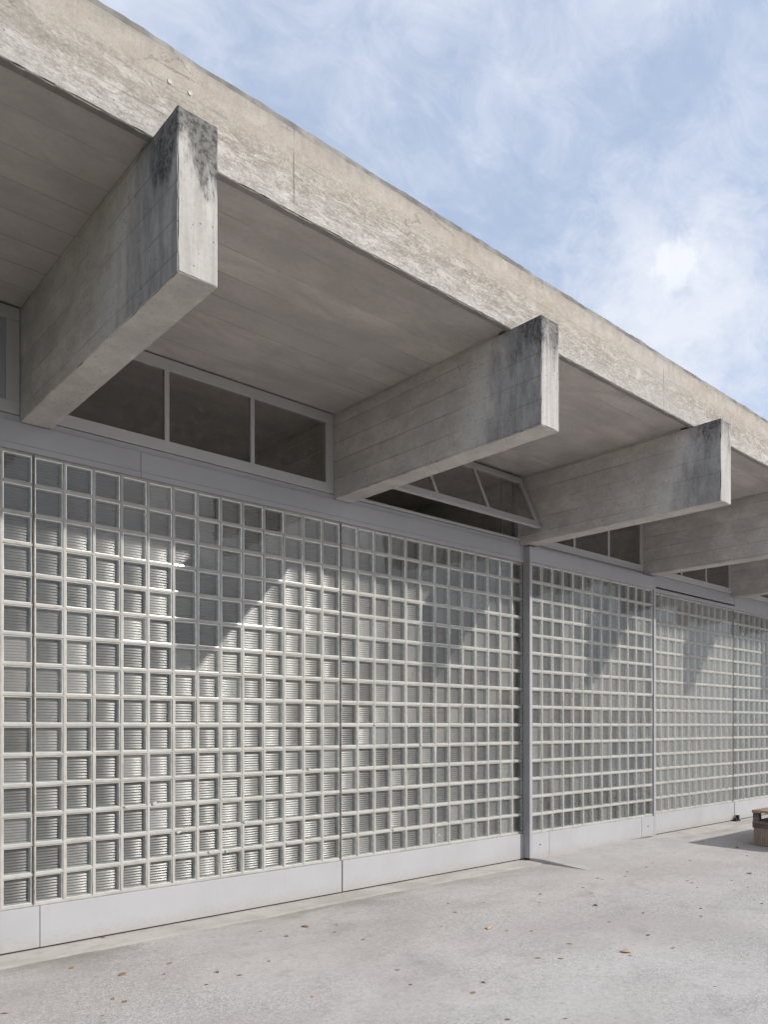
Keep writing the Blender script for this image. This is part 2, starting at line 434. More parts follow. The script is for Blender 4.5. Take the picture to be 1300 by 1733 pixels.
def block_side():
    """thick glass flanks with the mortar showing through: pale green, milky"""
    m, nt, out = material('block_side_glass')
    p = geo_pos(nt)
    n = nt.noise(p, 25, 4, 0.6)
    c = nt.mix(nt.step(n, 0.35, 0.7), (0.66, 0.68, 0.64), (0.52, 0.545, 0.51))
    df = nt.n('ShaderNodeBsdfDiffuse'); nt.put(df.inputs[0], c)
    gl = nt.n('ShaderNodeBsdfGlossy'); gl.inputs['Roughness'].default_value = 0.10
    nt.put(gl.inputs[0], (0.86, 0.88, 0.86))
    mx = nt.n('ShaderNodeMixShader'); mx.inputs[0].default_value = 0.36
    nt.put(mx.inputs[1], df.outputs[0]); nt.put(mx.inputs[2], gl.outputs[0])
    nt.put(out.inputs[0], mx.outputs[0])
    return m

def block_ribs():
    """inner pane pressed into horizontal ribs"""
    m, nt, out = material('block_rib_glass')
    fr = fresnel(nt, 1.55)
    rnd = nt.n('ShaderNodeObjectInfo').outputs['Random']
    gl = nt.n('ShaderNodeBsdfGlossy'); gl.inputs['Roughness'].default_value = 0.24
    nt.put(gl.inputs[0], (0.93, 0.945, 0.95))
    rf = nt.n('ShaderNodeBsdfRefraction'); rf.inputs['IOR'].default_value = 1.6; rf.inputs['Roughness'].default_value = 0.02
    nt.put(rf.inputs[0], (0.72, 0.72, 0.705))
    tr = nt.n('ShaderNodeBsdfTransparent'); nt.put(tr.inputs[0], (0.70, 0.70, 0.685))
    tl = nt.n('ShaderNodeBsdfDiffuse'); nt.put(tl.inputs[0], (0.56, 0.56, 0.54))
    a = nt.n('ShaderNodeMixShader'); a.inputs[0].default_value = 0.35
    nt.put(a.inputs[1], rf.outputs[0]); nt.put(a.inputs[2], tr.outputs[0])
    b = nt.n('ShaderNodeMixShader')
    nt.put(b.inputs[0], nt.math('ADD', nt.math('MULTIPLY', nt.math('POWER', rnd, 2.0), 0.26), 0.095))
    nt.put(b.inputs[1], a.outputs[0]); nt.put(b.inputs[2], tl.outputs[0])
    c = nt.n('ShaderNodeMixShader'); nt.put(c.inputs[0], nt.math('ADD', nt.math('MULTIPLY', fr.outputs[0], 1.2), 0.045, clamp=True))
    nt.put(c.inputs[1], b.outputs[0]); nt.put(c.inputs[2], gl.outputs[0])
    nt.put(out.inputs[0], c.outputs[0])
    return m

def window_glass():
    m, nt, out = material('window_glass')
    fr = fresnel(nt, 1.5)
    p = geo_pos(nt)
    gl = nt.n('ShaderNodeBsdfGlossy'); gl.inputs['Roughness'].default_value = 0.015
    tr = nt.n('ShaderNodeBsdfTransparent'); nt.put(tr.inputs[0], (0.95, 0.94, 0.92))
    m1 = nt.n('ShaderNodeMixShader'); nt.put(m1.inputs[0], nt.math('MULTIPLY', fr.outputs[0], 1.2, clamp=True))
    nt.put(m1.inputs[1], tr.outputs[0]); nt.put(m1.inputs[2], gl.outputs[0])
    df = nt.n('ShaderNodeBsdfDiffuse'); nt.put(df.inputs[0], (0.45, 0.42, 0.38))
    m2 = nt.n('ShaderNodeMixShader'); nt.put(m2.inputs[0], nt.math('ADD', nt.math('MULTIPLY', nt.step(nt.noise(p, 14, 4, 0.7), 0.45, 0.8), 0.10), 0.05))
    nt.put(m2.inputs[1], m1.outputs[0]); nt.put(m2.inputs[2], df.outputs[0])
    nt.put(out.inputs[0], m2.outputs[0])
    return m

def plain(name, col, rough=0.7, var=0.15, scale=12, spec=0.4, metal=0.0):
    m, nt, out = material(name)
    p = geo_pos(nt)
    n = nt.noise(p, scale, 6, 0.62)
    c = nt.mix(nt.step(n, 0.3, 0.7), tuple(v * (1 - var) for v in col), tuple(min(1, v * (1 + var)) for v in col))
    principled(nt, out, c, rough, n, 0.15, 0.003, spec=spec, metal=metal)
    return m

def asphalt():
    m, nt, out = material('aged_asphalt')
    p = geo_pos(nt)
    x, y, z = nt.xyz(p)
    big = nt.noise(p, 0.55, 6, 0.6, 0.6)
    mid = nt.noise(nt.comb(nt.math('MULTIPLY', x, 0.7), nt.math('MULTIPLY', y, 1.5), 0.0), 1.9, 8, 0.62)
    vo = nt.n('ShaderNodeTexVoronoi'); vo.inputs['Scale'].default_value = 140
    nt.put(vo.inputs['Vector'], p)
    grit = nt.noise(p, 170, 3, 0.6)
    c = nt.mix(nt.step(big, 0.35, 0.66), (0.482, 0.445, 0.416), (0.595, 0.558, 0.527))
    c = nt.mix(nt.math('MULTIPLY', nt.step(mid, 0.48, 0.74), 0.55), c, (0.399, 0.372, 0.354))
    stone = nt.n('ShaderNodeSeparateColor'); nt.put(stone.inputs[0], vo.outputs[1])
    rough_zone = nt.step(nt.noise(p, 0.8, 4, 0.6), 0.40, 0.62)
    # cement dust trodden out in front of the door
    wx = nt.math('ADD', x, nt.math('MULTIPLY', nt.math('SUBTRACT', big, 0.5), 2.0))
    wy = nt.math('ADD', y, nt.math('MULTIPLY', nt.math('SUBTRACT', mid, 0.5), 1.6))
    dusty = nt.math('MULTIPLY', nt.step(wx, 6.4, 7.6), nt.step(wy, 3.3, 5.0))
    c = nt.mix(nt.math('MULTIPLY', dusty, 0.75), c, (0.619, 0.585, 0.546))
    amt = nt.math('ADD', nt.math('MULTIPLY', rough_zone, 0.28), 0.11)
    amt = nt.math('MULTIPLY', amt, nt.math('SUBTRACT', 1.0, nt.math('MULTIPLY', dusty, 0.7)))
    sc = nt.mix(nt.step(stone.outputs[0], 0.15, 0.9), (0.238, 0.228, 0.218), (0.785, 0.755, 0.724))
    c = nt.mix(amt, c, sc)
    c = nt.mix(nt.math('MULTIPLY', nt.step(grit, 0.55, 0.75), 0.22), c, (0.262, 0.246, 0.230))
    blot = nt.noise(nt.comb(nt.math('MULTIPLY', x, 0.9), nt.math('MULTIPLY', y, 1.3), 3.0), 1.1, 7, 0.66, 0.8)
    c = nt.mix(nt.math('MULTIPLY', nt.step(blot, 0.52, 0.70), nt.math('SUBTRACT', 0.42, nt.math('MULTIPLY', dusty, 0.3))), c, (0.30, 0.283, 0.272))
    c = nt.mix(nt.math('MULTIPLY', nt.step(blot, 0.45, 0.28), 0.5), c, (0.60, 0.575, 0.55))
    mo = nt.noise(p, 26, 6, 0.72)
    mo2 = nt.noise(nt.comb(nt.math('MULTIPLY', x, 1.0), nt.math('MULTIPLY', y, 1.0), 5.0), 7.5, 8, 0.72, 0.4)
    c = nt.mix(nt.math('MULTIPLY', nt.step(mo, 0.50, 0.70), 0.42), c, (0.27, 0.255, 0.245))
    c = nt.mix(nt.math('MULTIPLY', nt.step(mo, 0.46, 0.30), 0.40), c, (0.68, 0.655, 0.63))
    c = nt.mix(nt.math('MULTIPLY', nt.step(mo2, 0.52, 0.68), 0.30), c, (0.31, 0.292, 0.278))
    # dirt gathered in the gutter along the strip
    gut = nt.math('MULTIPLY', nt.step(y, 4.75, 5.14), nt.step(mid, 0.36, 0.62))
    c = nt.mix(nt.math('MULTIPLY', gut, 0.6), c, (0.262, 0.234, 0.201))
    h = nt.math('ADD', nt.math('MULTIPLY', nt.math('SUBTRACT', 1.0, vo.outputs[0]), nt.math('ADD', nt.math('MULTIPLY', rough_zone, 0.7), 0.3)), nt.math('MULTIPLY', grit, 0.5))
    principled(nt, out, c, 0.92, h, 0.35, 0.003, spec=0.2)
    return m

def cement(name, a, b):
    m, nt, out = material(name)
    p = geo_pos(nt)
    n1 = nt.noise(p, 2.2, 8, 0.64, 0.4)
    n2 = nt.noise(p, 60, 6, 0.65)
    n3 = nt.noise(p, 11, 6, 0.68)
    c = nt.mix(nt.step(n1, 0.34, 0.68), a, b)
    c = nt.mix(nt.math('MULTIPLY', nt.step(n3, 0.52, 0.75), 0.4), c, tuple(v * 0.55 for v in b))
    c = nt.mix(nt.math('MULTIPLY', nt.step(n2, 0.5, 0.75), 0.2), c, (0.2, 0.19, 0.18))
    principled(nt, out, c, 0.9, n2, 0.4, 0.004, spec=0.2)
    return m

def wood(name, a, b, axis=0):
    m, nt, out = material(name)
    p = geo_pos(nt)
    x, y, z = nt.xyz(p)
    k = [18.0, 18.0, 18.0]; k[axis] = 1.6
    g = nt.noise(nt.comb(nt.math('MULTIPLY', x, k[0]), nt.math('MULTIPLY', y, k[1]), nt.math('MULTIPLY', z, k[2])), 1.4, 7, 0.65, 0.6)
    c = nt.mix(nt.step(g, 0.3, 0.72), a, b)
    principled(nt, out, c, 0.72, g, 0.3, 0.004, spec=0.3)
    return m

M = dict(
    soffit=concrete_soffit(), beam=concrete_beam(), fascia=concrete_fascia(), coping=concrete_coping(),
    steel=paint('grey_steel_paint', (0.37, 0.365, 0.378)),
    plinth=plinth_paint(),
    frame=paint('window_frame_paint', (0.44, 0.425, 0.41), 0.45, 0.06),
    mortar=mortar_mat(), face=block_face(), side=block_side(), ribs=block_ribs(), glass=window_glass(),
    dark=plain('black_rubber', (0.03, 0.03, 0.032), 0.6),
    gap=plain('gap_dark', (0.055, 0.045, 0.04), 0.9),
    rust=plain('rusty_joint', (0.27, 0.225, 0.185), 0.9, 0.4, 30),
    plug=plain('mortar_plug', (0.50, 0.475, 0.44), 0.9, 0.15, 60),
    inner_wall=plain('inner_wall_plaster', (0.42, 0.39, 0.36), 0.9, 0.06, 2),
    inner_floor=plain('inner_floor_screed', (0.58, 0.54, 0.495), 0.6, 0.08, 2),
    panel=paint('grey_blind_panel', (0.30, 0.31, 0.335)),
    metal=plain('galvanised_metal', (0.33, 0.34, 0.36), 0.4, 0.1, 20, 0.5, 0.7),
    asphalt=asphalt(),
    strip=cement('cement_strip', (0.56, 0.525, 0.485), (0.44, 0.408, 0.375)),
    apron=cement('cement_apron', (0.54, 0.52, 0.495), (0.47, 0.45, 0.43)),
    wood_top=wood('brown_boards', (0.29, 0.19, 0.145), (0.42, 0.30, 0.24), 1),
    wood_grey=wood('weathered_timber', (0.085, 0.07, 0.058), (0.22, 0.185, 0.15), 1),
    wood_base=wood('pale_ribbed_timber', (0.27, 0.20, 0.155), (0.40, 0.31, 0.25), 2),
)

# ------------------------------------------------------------------ mesh helpers
COL = scene.collection
def link(name, me, parent=None, mats=()):
    o = bpy.data.objects.new(name, me)
    COL.objects.link(o)
    if parent is not None:
        o.parent = parent
    for m in mats:
        me.materials.append(m)
    return o

def empty(name, loc=(0, 0, 0)):
    o = bpy.data.objects.new(name, None)
    o.empty_display_size = 0.3
    COL.objects.link(o)
    o.location = loc
    return o

def tag(o, label=None, cat=None, group=None, kind=None):
    if label: o['label'] = label
    if cat: o['category'] = cat
    if group: o['group'] = group
    if kind: o['kind'] = kind
    return o

class MB:
    def __init__(self):
        self.v, self.f = [], []
    def box(self, x0, x1, y0, y1, z0, z1):
        b = len(self.v)
        self.v += [(x0, y0, z0), (x1, y0, z0), (x1, y1, z0), (x0, y1, z0), (x0, y0, z1), (x1, y0, z1), (x1, y1, z1), (x0, y1, z1)]
        self.f += [tuple(b + i for i in q) for q in ((0, 3, 2, 1), (4, 5, 6, 7), (0, 1, 5, 4), (1, 2, 6, 5), (2, 3, 7, 6), (3, 0, 4, 7))]
        return self
    def build(self, name, mat, parent=None, bevel=0.0, matrix=None, smooth=False):
        me = bpy.data.meshes.new(name)
        vs_ = [matrix @ Vector(v) for v in self.v] if matrix else self.v
        me.from_pydata([tuple(v) for v in vs_], [], self.f)
        if bevel > 0:
            bm = bmesh.new(); bm.from_mesh(me)
            bmesh.ops.bevel(bm, geom=list(bm.edges), offset=bevel, segments=2, affect='EDGES', profile=0.6)
            bm.to_mesh(me); bm.free()
        me.update()
        return link(name, me, parent, [mat])

def bbox(name, x0, x1, y0, y1, z0, z1, mat, parent=None, bevel=0.002):
    return MB().box(x0, x1, y0, y1, z0, z1).build(name, mat, parent, bevel)

def lin(a, b, step):
    n = max(1, int(round((b - a) / step)))
    return [a + (b - a) * i / n for i in range(n + 1)]

def cast_box(name, x0, x1, y0, y1, z0, z1, mat, parent=None, sx=0.1, sy=0.1, sz=0.1, ch=0.006, wob=0.0015, chip=0.006, seed=0.0):
    """a cast concrete block: fine grid, worn arrises, slight unevenness"""
    def axis(a, b, s):
        L = lin(a + ch, b - ch, s)
        return [a] + L + [b]
    xs, ys, zs = axis(x0, x1, sx), axis(y0, y1, sy), axis(z0, z1, sz)
    nx, ny, nz = len(xs) - 1, len(ys) - 1, len(zs) - 1
    idx, V, F = {}, [], []
    def vert(i, j, k):
        key = (i, j, k)
        if key in idx: return idx[key]
        p = Vector((xs[i], ys[j], zs[k]))
        q = p * 5.0 + Vector((seed, seed * 1.7, 0))
        w = noise.noise_vector(q) * wob + noise.noise_vector(q * 4.1) * wob * 0.6
        ext = [(-1 if a == 0 else 1) if a in (0, n) else 0 for a, n in ((i, nx), (j, ny), (k, nz))]
        if sum(abs(e) for e in ext) >= 2:
            c = max(0.0, noise.noise(q * 3.3) + 0.5 * noise.noise(q * 9.0)) * chip + ch * 0.42
            p = p - Vector(ext) * c
        idx[key] = len(V)
        V.append(tuple(p + w))
        return idx[key]
    for i in range(nx):
        for j in range(ny):
            F.append((vert(i, j, 0), vert(i, j + 1, 0), vert(i + 1, j + 1, 0), vert(i + 1, j, 0)))
            F.append((vert(i, j, nz), vert(i + 1, j, nz), vert(i + 1, j + 1, nz), vert(i, j + 1, nz)))
        for k in range(nz):
            F.append((vert(i, 0, k), vert(i + 1, 0, k), vert(i + 1, 0, k + 1), vert(i, 0, k + 1)))
            F.append((vert(i, ny, k), vert(i, ny, k + 1), vert(i + 1, ny, k + 1), vert(i + 1, ny, k)))
    for j in range(ny):
        for k in range(nz):
            F.append((vert(0, j, k), vert(0, j, k + 1), vert(0, j + 1, k + 1), vert(0, j + 1, k)))
            F.append((vert(nx, j, k), vert(nx, j + 1, k), vert(nx, j + 1, k + 1), vert(nx, j, k + 1)))
    me = bpy.data.meshes.new(name)
    me.from_pydata(V, [], F)
    me.update()
    return link(name, me, parent, [mat])

# ------------------------------------------------------------------ ground
gm = bpy.data.meshes.new('ground')
gm.from_pydata([(-900, -900, 0), (900, -900, 0), (900, 900, 0), (-900, 900, 0)], [], [(0, 1, 2, 3)])
tag(link('ground', gm, None, [M['asphalt']]), 'aged light grey asphalt yard in front of the building', None, None, 'structure')

lm_, lnt, lout = material('added_ground_mat')  # for the unseen ground added to dim the left bay
lp = geo_pos(lnt)
ln = lnt.noise(lp, 30, 6, 0.7)
principled(lnt, lout, lnt.mix(lnt.step(ln, 0.3, 0.7), (0.030, 0.040, 0.016), (0.075, 0.090, 0.035)), 0.9, ln, 1.0, 0.03, spec=0.2)
def added_dark_ground():
    """unseen dark green ground, added left of the yard to cut bounce light"""
    V, F = [], []
    ys = lin(-30.0, 5.05, 0.6)
    for i, y in enumerate(ys):
        e = 0.05 * noise.noise(Vector((y * 0.9, 2, 0)))
        V += [(-45.0, y, 0.06), (-0.92 + e, y, 0.05), (-0.80 + e, y, -0.01)]
        if i:
            b = 3 * i
            F += [(b - 3, b - 2, b + 1, b), (b - 2, b - 1, b + 2, b + 1)]
    me = bpy.data.meshes.new('added_dark_ground'); me.from_pydata(V, [], F); me.update()
    tag(link('added_dark_ground', me, None, [lm_]), None, None, None, 'structure')
added_dark_ground()

def slab_strip():
    """cement strip along the foot of the wall, its outer edge ragged"""
    xs = lin(XL, XR, 0.06)
    V, F = [], []
    for i, x in enumerate(xs):
        e = noise.noise(Vector((x * 1.3, 0.3, 0))) * 0.03 + noise.noise(Vector((x * 7, 4.3, 0))) * 0.012
        V += [(x, 5.10 + e, -0.003), (x, 5.165 + e, 0.0055 + 0.0015 * noise.noise(Vector((x * 5, 9, 0)))), (x, 5.30, 0.0085), (x, 5.46, 0.0105)]
        if i:
            b = 4 * i
            for q in range(3):
                F.append((b - 4 + q, b + q, b + q + 1, b - 3 + q))
    me = bpy.data.meshes.new('pavement_strip')
    me.from_pydata(V, [], F); me.update()
    o = link('pavement_strip', me, None, [M['strip']])
    return tag(o, 'pale cement strip along the foot of the wall', None, None, 'structure')
slab_strip()

def apron():
    """low cement ramp before the sliding door, its left flank a thin shaded wedge"""
    x0, x1, ya, yb = 6.875, 9.75, 5.37, 4.58
    xs, ys = lin(x0, x1, 0.08), lin(yb, ya, 0.05)
    V, F = [], []
    W = len(ys)
    for i, x in enumerate(xs):
        fall = min(1.0, max(0.0, (x1 - x) / 0.9))
        for j, y in enumerate(ys):
            s = (y - yb) / (ya - yb)
            wob = noise.noise(Vector((x * 3, 1.0, 0))) * 0.05 * (1 - s)
            V.append((x, y + wob if i else y, -0.004 + (0.004 + 0.036 * min(1, s * 1.5)) * (0.25 + 0.75 * fall)))
    for i in range(len(xs) - 1):
        for j in range(W - 1):
            a = i * W + j
            F.append((a, a + W, a + W + 1, a + 1))
    b = len(V)
    for j in range(W):
        v = V[j]; V.append((v[0], v[1], -0.03))
    for j in range(W - 1):
        F.append((b + j, j, j + 1, b + j + 1))
    me = bpy.data.meshes.new('pavement_ramp')
    me.from_pydata(V, [], F); me.update()
    o = link('pavement_ramp', me, None, [M['apron']])
    return tag(o, 'low pale cement ramp before the glass block door', None, None, 'structure')
apron()

# ------------------------------------------------------------------ the building
B = tag(empty('pavilion_building', (XJ(1), WALL, 0)), 'long low concrete pavilion with jutting roof beams above glass block walls', 'building')
INV = Matrix.Translation((-XJ(1), -WALL, 0))
def own(o):
    """parent to the building keeping world coordinates in the mesh"""
    o.parent = B
    o.matrix_parent_inverse = INV
    return o

roof = own(bbox('roof_slab', XL, XR, FAS_Y + 0.052, BACK, SOFFIT, FAS_Z1 - 0.03, M['soffit'], None, 0))
fas = own(cast_box('fascia', XL, XR, FAS_Y, FAS_Y + 0.050, FAS_Z0, FAS_Z1, M['fascia'], None, 0.04, 0.05, 0.045, 0.007, 0.0026, 0.016, 2.0))
fas['label'] = 'beige weathered concrete roof edge with mottled stains'
cop = own(cast_box('coping', XL, XR, FAS_Y + 0.014, FAS_Y + 0.30, FAS_Z1 - 0.004, COP_Z1, M['coping'], None, 0.03, 0.08, 0.022, 0.010, 0.0055, 0.026, 8.0))
cop['label'] = 'dark grey cement cap along the roof edge'
for (px, pz) in ((1.645, 4.545), (1.75, 4.548)):
    bm = bmesh.new()
    bmesh.ops.create_cone(bm, cap_ends=True, segments=14, radius1=0.013, radius2=0.0115, depth=0.008, matrix=Matrix.Rotation(R(90), 4, 'X'))
    me = bpy.data.meshes.new('form_tie_plug'); bm.to_mesh(me); bm.free()
    o = link('form_tie_plug', me, fas, [M['plug']])
    o.location = (px, FAS_Y - 0.001, pz)

for k in range(KMIN, KMAX + 1):
    xc = XJ(k) + 0.012
    own(cast_box('beam', xc - 0.1, xc + 0.1, BEAM_Y, BACK - 0.1, BEAM_Z0, BEAM_Z1 if k < 99 else 0, M['beam'], None, 0.034, 0.04, 0.04, 0.006, 0.0018, 0.017, k * 3.7))
    # inside, the beam runs on up to the slab
    own(bbox('beam_head', xc - 0.094, xc + 0.094, FAS_Y + 0.13, BACK - 0.12, BEAM_Z1 - 0.004, SOFFIT + 0.02, M['beam'], None, 0))

own(bbox('inner_floor', XL, XR, WALL + 0.02, BACK, -0.05, 0.02, M['inner_floor'], None, 0))
own(bbox('back_wall', XL, XR, BACK, BACK + 0.2, -0.05, FAS_Z1 - 0.04, M['inner_wall'], None, 0))
for xa, xb in ((XL - 0.18, XL - 0.002), (XR + 0.002, XR + 0.18)):
    own(bbox('end_wall', xa, xb, WALL - 0.05, BACK + 0.2, -0.05, FAS_Z1 - 0.04, M['inner_wall'], None, 0))

# ---- glass blocks
BW = 0.1835
def block_mesh(seed, detail=True):
    rnd = random.Random(seed)
    V, F, MI, SM = [], [], [], []
    h = BW / 2
    hz = (PZ - 0.0175) / 2
    # outer pane, slightly pillowed with a rounded rim
    n = 6 if detail else 3
    tx, tz = rnd.uniform(-0.004, 0.004), rnd.uniform(-0.004, 0.004)
    cs = [-0.955 + 1.91 * i / n for i in range(n + 1)]
    base = len(V)
    m = len(cs)
    for a in cs:
        for c in cs:
            y = -0.0008 * (1 - (a * a + c * c) / 2) + rnd.uniform(-0.0003, 0.0003) + tx * a * 0.15 + tz * c * 0.15
            V.append((a * h, y, c * hz))
    for i in range(m - 1):
        for j in range(m - 1):
            q = base + i * m + j
            F.append((q, q + m, q + m + 1, q + 1)); MI.append(0); SM.append(True)
    # bevelled arris round the pane
    b9 = len(V)
    for (e, y) in ((0.957, -0.0003), (1.0, 0.0055)):
        V.extend([(-e * h, y, -e * hz), (e * h, y, -e * hz), (e * h, y, e * hz), (-e * h, y, e * hz)])
    for e in range(4):
        F.append((b9 + 4 + e, b9 + 4 + (e + 1) % 4, b9 + (e + 1) % 4, b9 + e)); MI.append(0); SM.append(False)
    # glass rim behind the pane, then the flanks of the hollow
    ih, ihz = h - 0.0080, hz - 0.0080
    jh, jhz = ih - 0.006, ihz - 0.006
    ring = lambda a, c, y: [(-a, y, -c), (a, y, -c), (a, y, c), (-a, y, c)]
    rings = [ring(h - 0.0006, hz - 0.0006, 0.010), ring(ih, ihz, 0.0115), ring(jh, jhz, 0.0455)]
    b0 = len(V)
    for r_ in rings: V.extend(r_)
    for s in range(2):
        for e in range(4):
            a, c = b0 + s * 4 + e, b0 + s * 4 + (e + 1) % 4
            F.append((a, c, c + 4, a + 4)); MI.append(1); SM.append(False)
    # ribbed pane
    nr = 8
    kx, ox, kz = rnd.uniform(0.35, 0.75), rnd.uniform(-0.012, 0.012), rnd.uniform(-0.15, 0.3)
    seg = 6 if detail else 4
    b1 = len(V)
    tot = nr * seg
    for i in range(tot + 1):
        f = i / tot
        z = -jhz + 2 * jhz * f
        y = 0.039 + 0.0029 * math.cos(2 * math.pi * f * nr)
        for c in (-1, -0.34, 0.34, 1):
            V.append((c * jh, y + kx * (c * jh - ox) ** 2 + kz * z * z, z))
    for i in range(tot):
        for c in range(3):
            q = b1 + i * 4 + c
            F.append((q, q + 1, q + 5, q + 4)); MI.append(2); SM.append(True)
    return V, F, MI, SM

def make_block_me(name, data):
    V, F, MI, SM = data
    me = bpy.data.meshes.new(name)
    me.from_pydata(V, [], F)
    me.materials.append(M['face']); me.materials.append(M['side']); me.materials.append(M['ribs'])
    me.polygons.foreach_set('material_index', MI)
    me.polygons.foreach_set('use_smooth', SM)
    me.update()
    return me
BLOCKS = [make_block_me('glass_block', block_mesh(i)) for i in range(24)]
SMALL = [block_mesh(100 + i, False) for i in range(6)]

def mortar_grid(name, x0, ncol, yf, parent_matrix=True):
    """one lattice of mortar ribs, each joint a rounded bar with an uneven face"""
    V, F = [], []
    jw = PX - BW
    depth = 0.078
    def bar(p0, p1, horizontal, half):
        n = max(2, int(((p1[0] - p0[0]) if horizontal else (p1[2] - p0[2])) / 0.05))
        b = len(V)
        for i in range(n + 1):
            f = i / n
            x = p0[0] + (p1[0] - p0[0]) * f; z = p0[2] + (p1[2] - p0[2]) * f
            q = Vector((x * 14, yf * 3 + (5 if horizontal else 0), z * 14))
            dy = 0.0012 * noise.noise(q) + (0.0006 if horizontal else 0.0)
            e = half * (1 + 0.22 * noise.noise(q * 1.7))
            a = Vector((0, 0, 1)) if horizontal else Vector((1, 0, 0))
            for (s, yy) in ((-1, depth), (-1, 0.0075), (-0.7, 0.0062 + dy), (0.7, 0.0062 + dy), (1, 0.0075), (1, depth)):
                V.append((x + a.x * s * e, yf + yy, z + a.z * s * e))
        for i in range(n):
            for c in range(5):
                q = b + i * 6 + c
                F.append((q, q + 6, q + 7, q + 1) if not horizontal else (q, q + 1, q + 7, q + 6))
    x1 = x0 + ncol * PX
    for c in range(ncol + 1):
        x = x0 + c * PX
        bar((x, 0, BZ0), (x, 0, BZ1), False, jw / 2 + 0.0004)
    for r in range(16):
        z = BZ0 + r * PZ
        bar((x0, 0, z), (x1, 0, z), True, jw / 2 + 0.0004)
    me = bpy.data.meshes.new(name)
    me.from_pydata(V, [], F); me.update()
    me.polygons.foreach_set('use_smooth', [True] * len(me.polygons))
    return link(name, me, None, [M['mortar']])

def fill_blocks(parent, x0, cols, yf, single=True):
    rnd = random.Random(int(x0 * 100))
    if single:
        for c in cols:
            for r in range(15):
                o = bpy.data.objects.new('glass_block', BLOCKS[rnd.randrange(len(BLOCKS))])
                COL.objects.link(o)
                o.parent = parent
                o.matrix_parent_inverse = parent.matrix_basis.inverted()
                o.location = (x0 + (c + 0.5) * PX + rnd.uniform(-0.0007, 0.0007), yf + 0.002 + rnd.uniform(-0.001, 0.001), BZ0 + (r + 0.5) * PZ)
                o.rotation_euler = (R(rnd.gauss(0, 0.7)), R(rnd.gauss(0, 0.3)), R(rnd.gauss(0, 0.8)))
    else:
        V, F, MI, SM = [], [], [], []
        for c in cols:
            for r in range(15):
                v, f, mi, sm = SMALL[rnd.randrange(len(SMALL))]
                mt = Matrix.Translation((x0 + (c + 0.5) * PX, yf + 0.002 + rnd.uniform(-0.001, 0.001), BZ0 + (r + 0.5) * PZ)) @ Euler((R(rnd.gauss(0, 0.45)), 0, R(rnd.gauss(0, 0.45)))).to_matrix().to_4x4()
                b = len(V)
                V.extend(tuple(mt @ Vector(p)) for p in v)
                F.extend(tuple(b + i for i in q) for q in f)
                MI.extend(mi); SM.extend(sm)
        o = link('glass_blocks', make_block_me('glass_blocks', (V, F, MI, SM)), parent)
        o.matrix_parent_inverse = parent.matrix_basis.inverted()
        o['kind'] = 'stuff'

panel_label = {
    -1: 'glass block panel at the left edge of the photo',
    0: 'largest glass block panel under the first two roof beams',
    1: 'glass block panel left of the sliding door',
    3: 'glass block panel right of the sliding door under a black slot',
    4: 'farthest glass block panel behind the wooden bench'}
for k in range(KMIN, KMAX):
    if k == 2: continue
    g = own(mortar_grid('glass_block_panel', XJ(k), 13, WALL))
    if k in panel_label: g['label'] = panel_label[k]
    if k in (0, 1):
        fill_blocks(g, XJ(k), range(13), WALL)
    elif k == -1:
        fill_blocks(g, XJ(k), range(11, 13), WALL)
        fill_blocks(g, XJ(k), range(0, 11), WALL, False)
    else:
        fill_blocks(g, XJ(k), range(13), WALL, False)
    # rusty movement joint at the panel's right edge
    if k not in (1,):
        j = bbox('movement_joint', XJ(k + 1) - 0.0022, XJ(k + 1) + 0.0022, WALL - 0.0022, WALL + 0.05, BZ0, BZ1, M['rust'], g, 0)
        j.matrix_parent_inverse = g.matrix_basis.inverted()

# smears of mortar left on some blocks
def smear(seed):
    rnd = random.Random(seed)
    n = 11
    ax, az = rnd.uniform(0.010, 0.024), rnd.uniform(0.005, 0.011)
    V = [(0, -0.004, 0)]
    for i in range(n):
        a = 2 * math.pi * i / n
        r = rnd.uniform(0.55, 1.25)
        V.append((ax * r * math.cos(a), -0.0025, az * r * math.sin(a)))
    for i in range(n):
        a = 2 * math.pi * i / n
        V.append((V[1 + i][0] * 1.18, 0.003, V[1 + i][2] * 1.18))
    F = [(0, 1 + i, 1 + (i + 1) % n) for i in range(n)] + [(1 + i, 1 + n + i, 1 + n + (i + 1) % n, 1 + (i + 1) % n) for i in range(n)]
    me = bpy.data.meshes.new('mortar_smear')
    me.from_pydata(V, [], [tuple(reversed(f)) for f in F]); me.update()
    me.materials.append(M['plug'])
    return me
SME = [smear(i) for i in range(5)]
def put_smears(panel, spots, yf):
    rnd = random.Random(len(spots))
    for (x, z) in spots:
        o = bpy.data.objects.new('mortar_smear', SME[rnd.randrange(5)])
        COL.objects.link(o); o.parent = panel; o.matrix_parent_inverse = panel.matrix_basis.inverted()
        o.location = (x, yf - 0.001, z); o.rotation_euler = (0, rnd.uniform(-0.5, 0.5), 0)
for o in list(B.children):
    if o.get('label') == panel_label[0]:
        put_smears(o, [(XJ(0) + PX * c + dx_, BZ0 + PZ * r + dz_) for c, r, dx_, dz_ in ((3, 3, .03, .01), (4, 3, .05, .02), (5, 2, .04, -.01), (7, 1, .05, .0), (8, 2, .02, .02), (10, 1, .03, .0), (11, 4, .05, .02), (6, 1, .10, .01), (4, 14, -.03, -.06))], WALL)
    if o.get('label') == panel_label[1]:
        put_smears(o, [(XJ(1) + PX * c + dx_, BZ0 + PZ * r + dz_) for c, r, dx_, dz_ in ((2, 6, 0, .0), (4, 6, .03, -.01), (5, 5, .0, .01), (3, 1, .03, .01), (9, 7, .05, -.01), (12, 4, .04, .0), (11, 2, .05, .0), (6, 1, .04, -.10), (9, 5, .03, .0))], WALL)

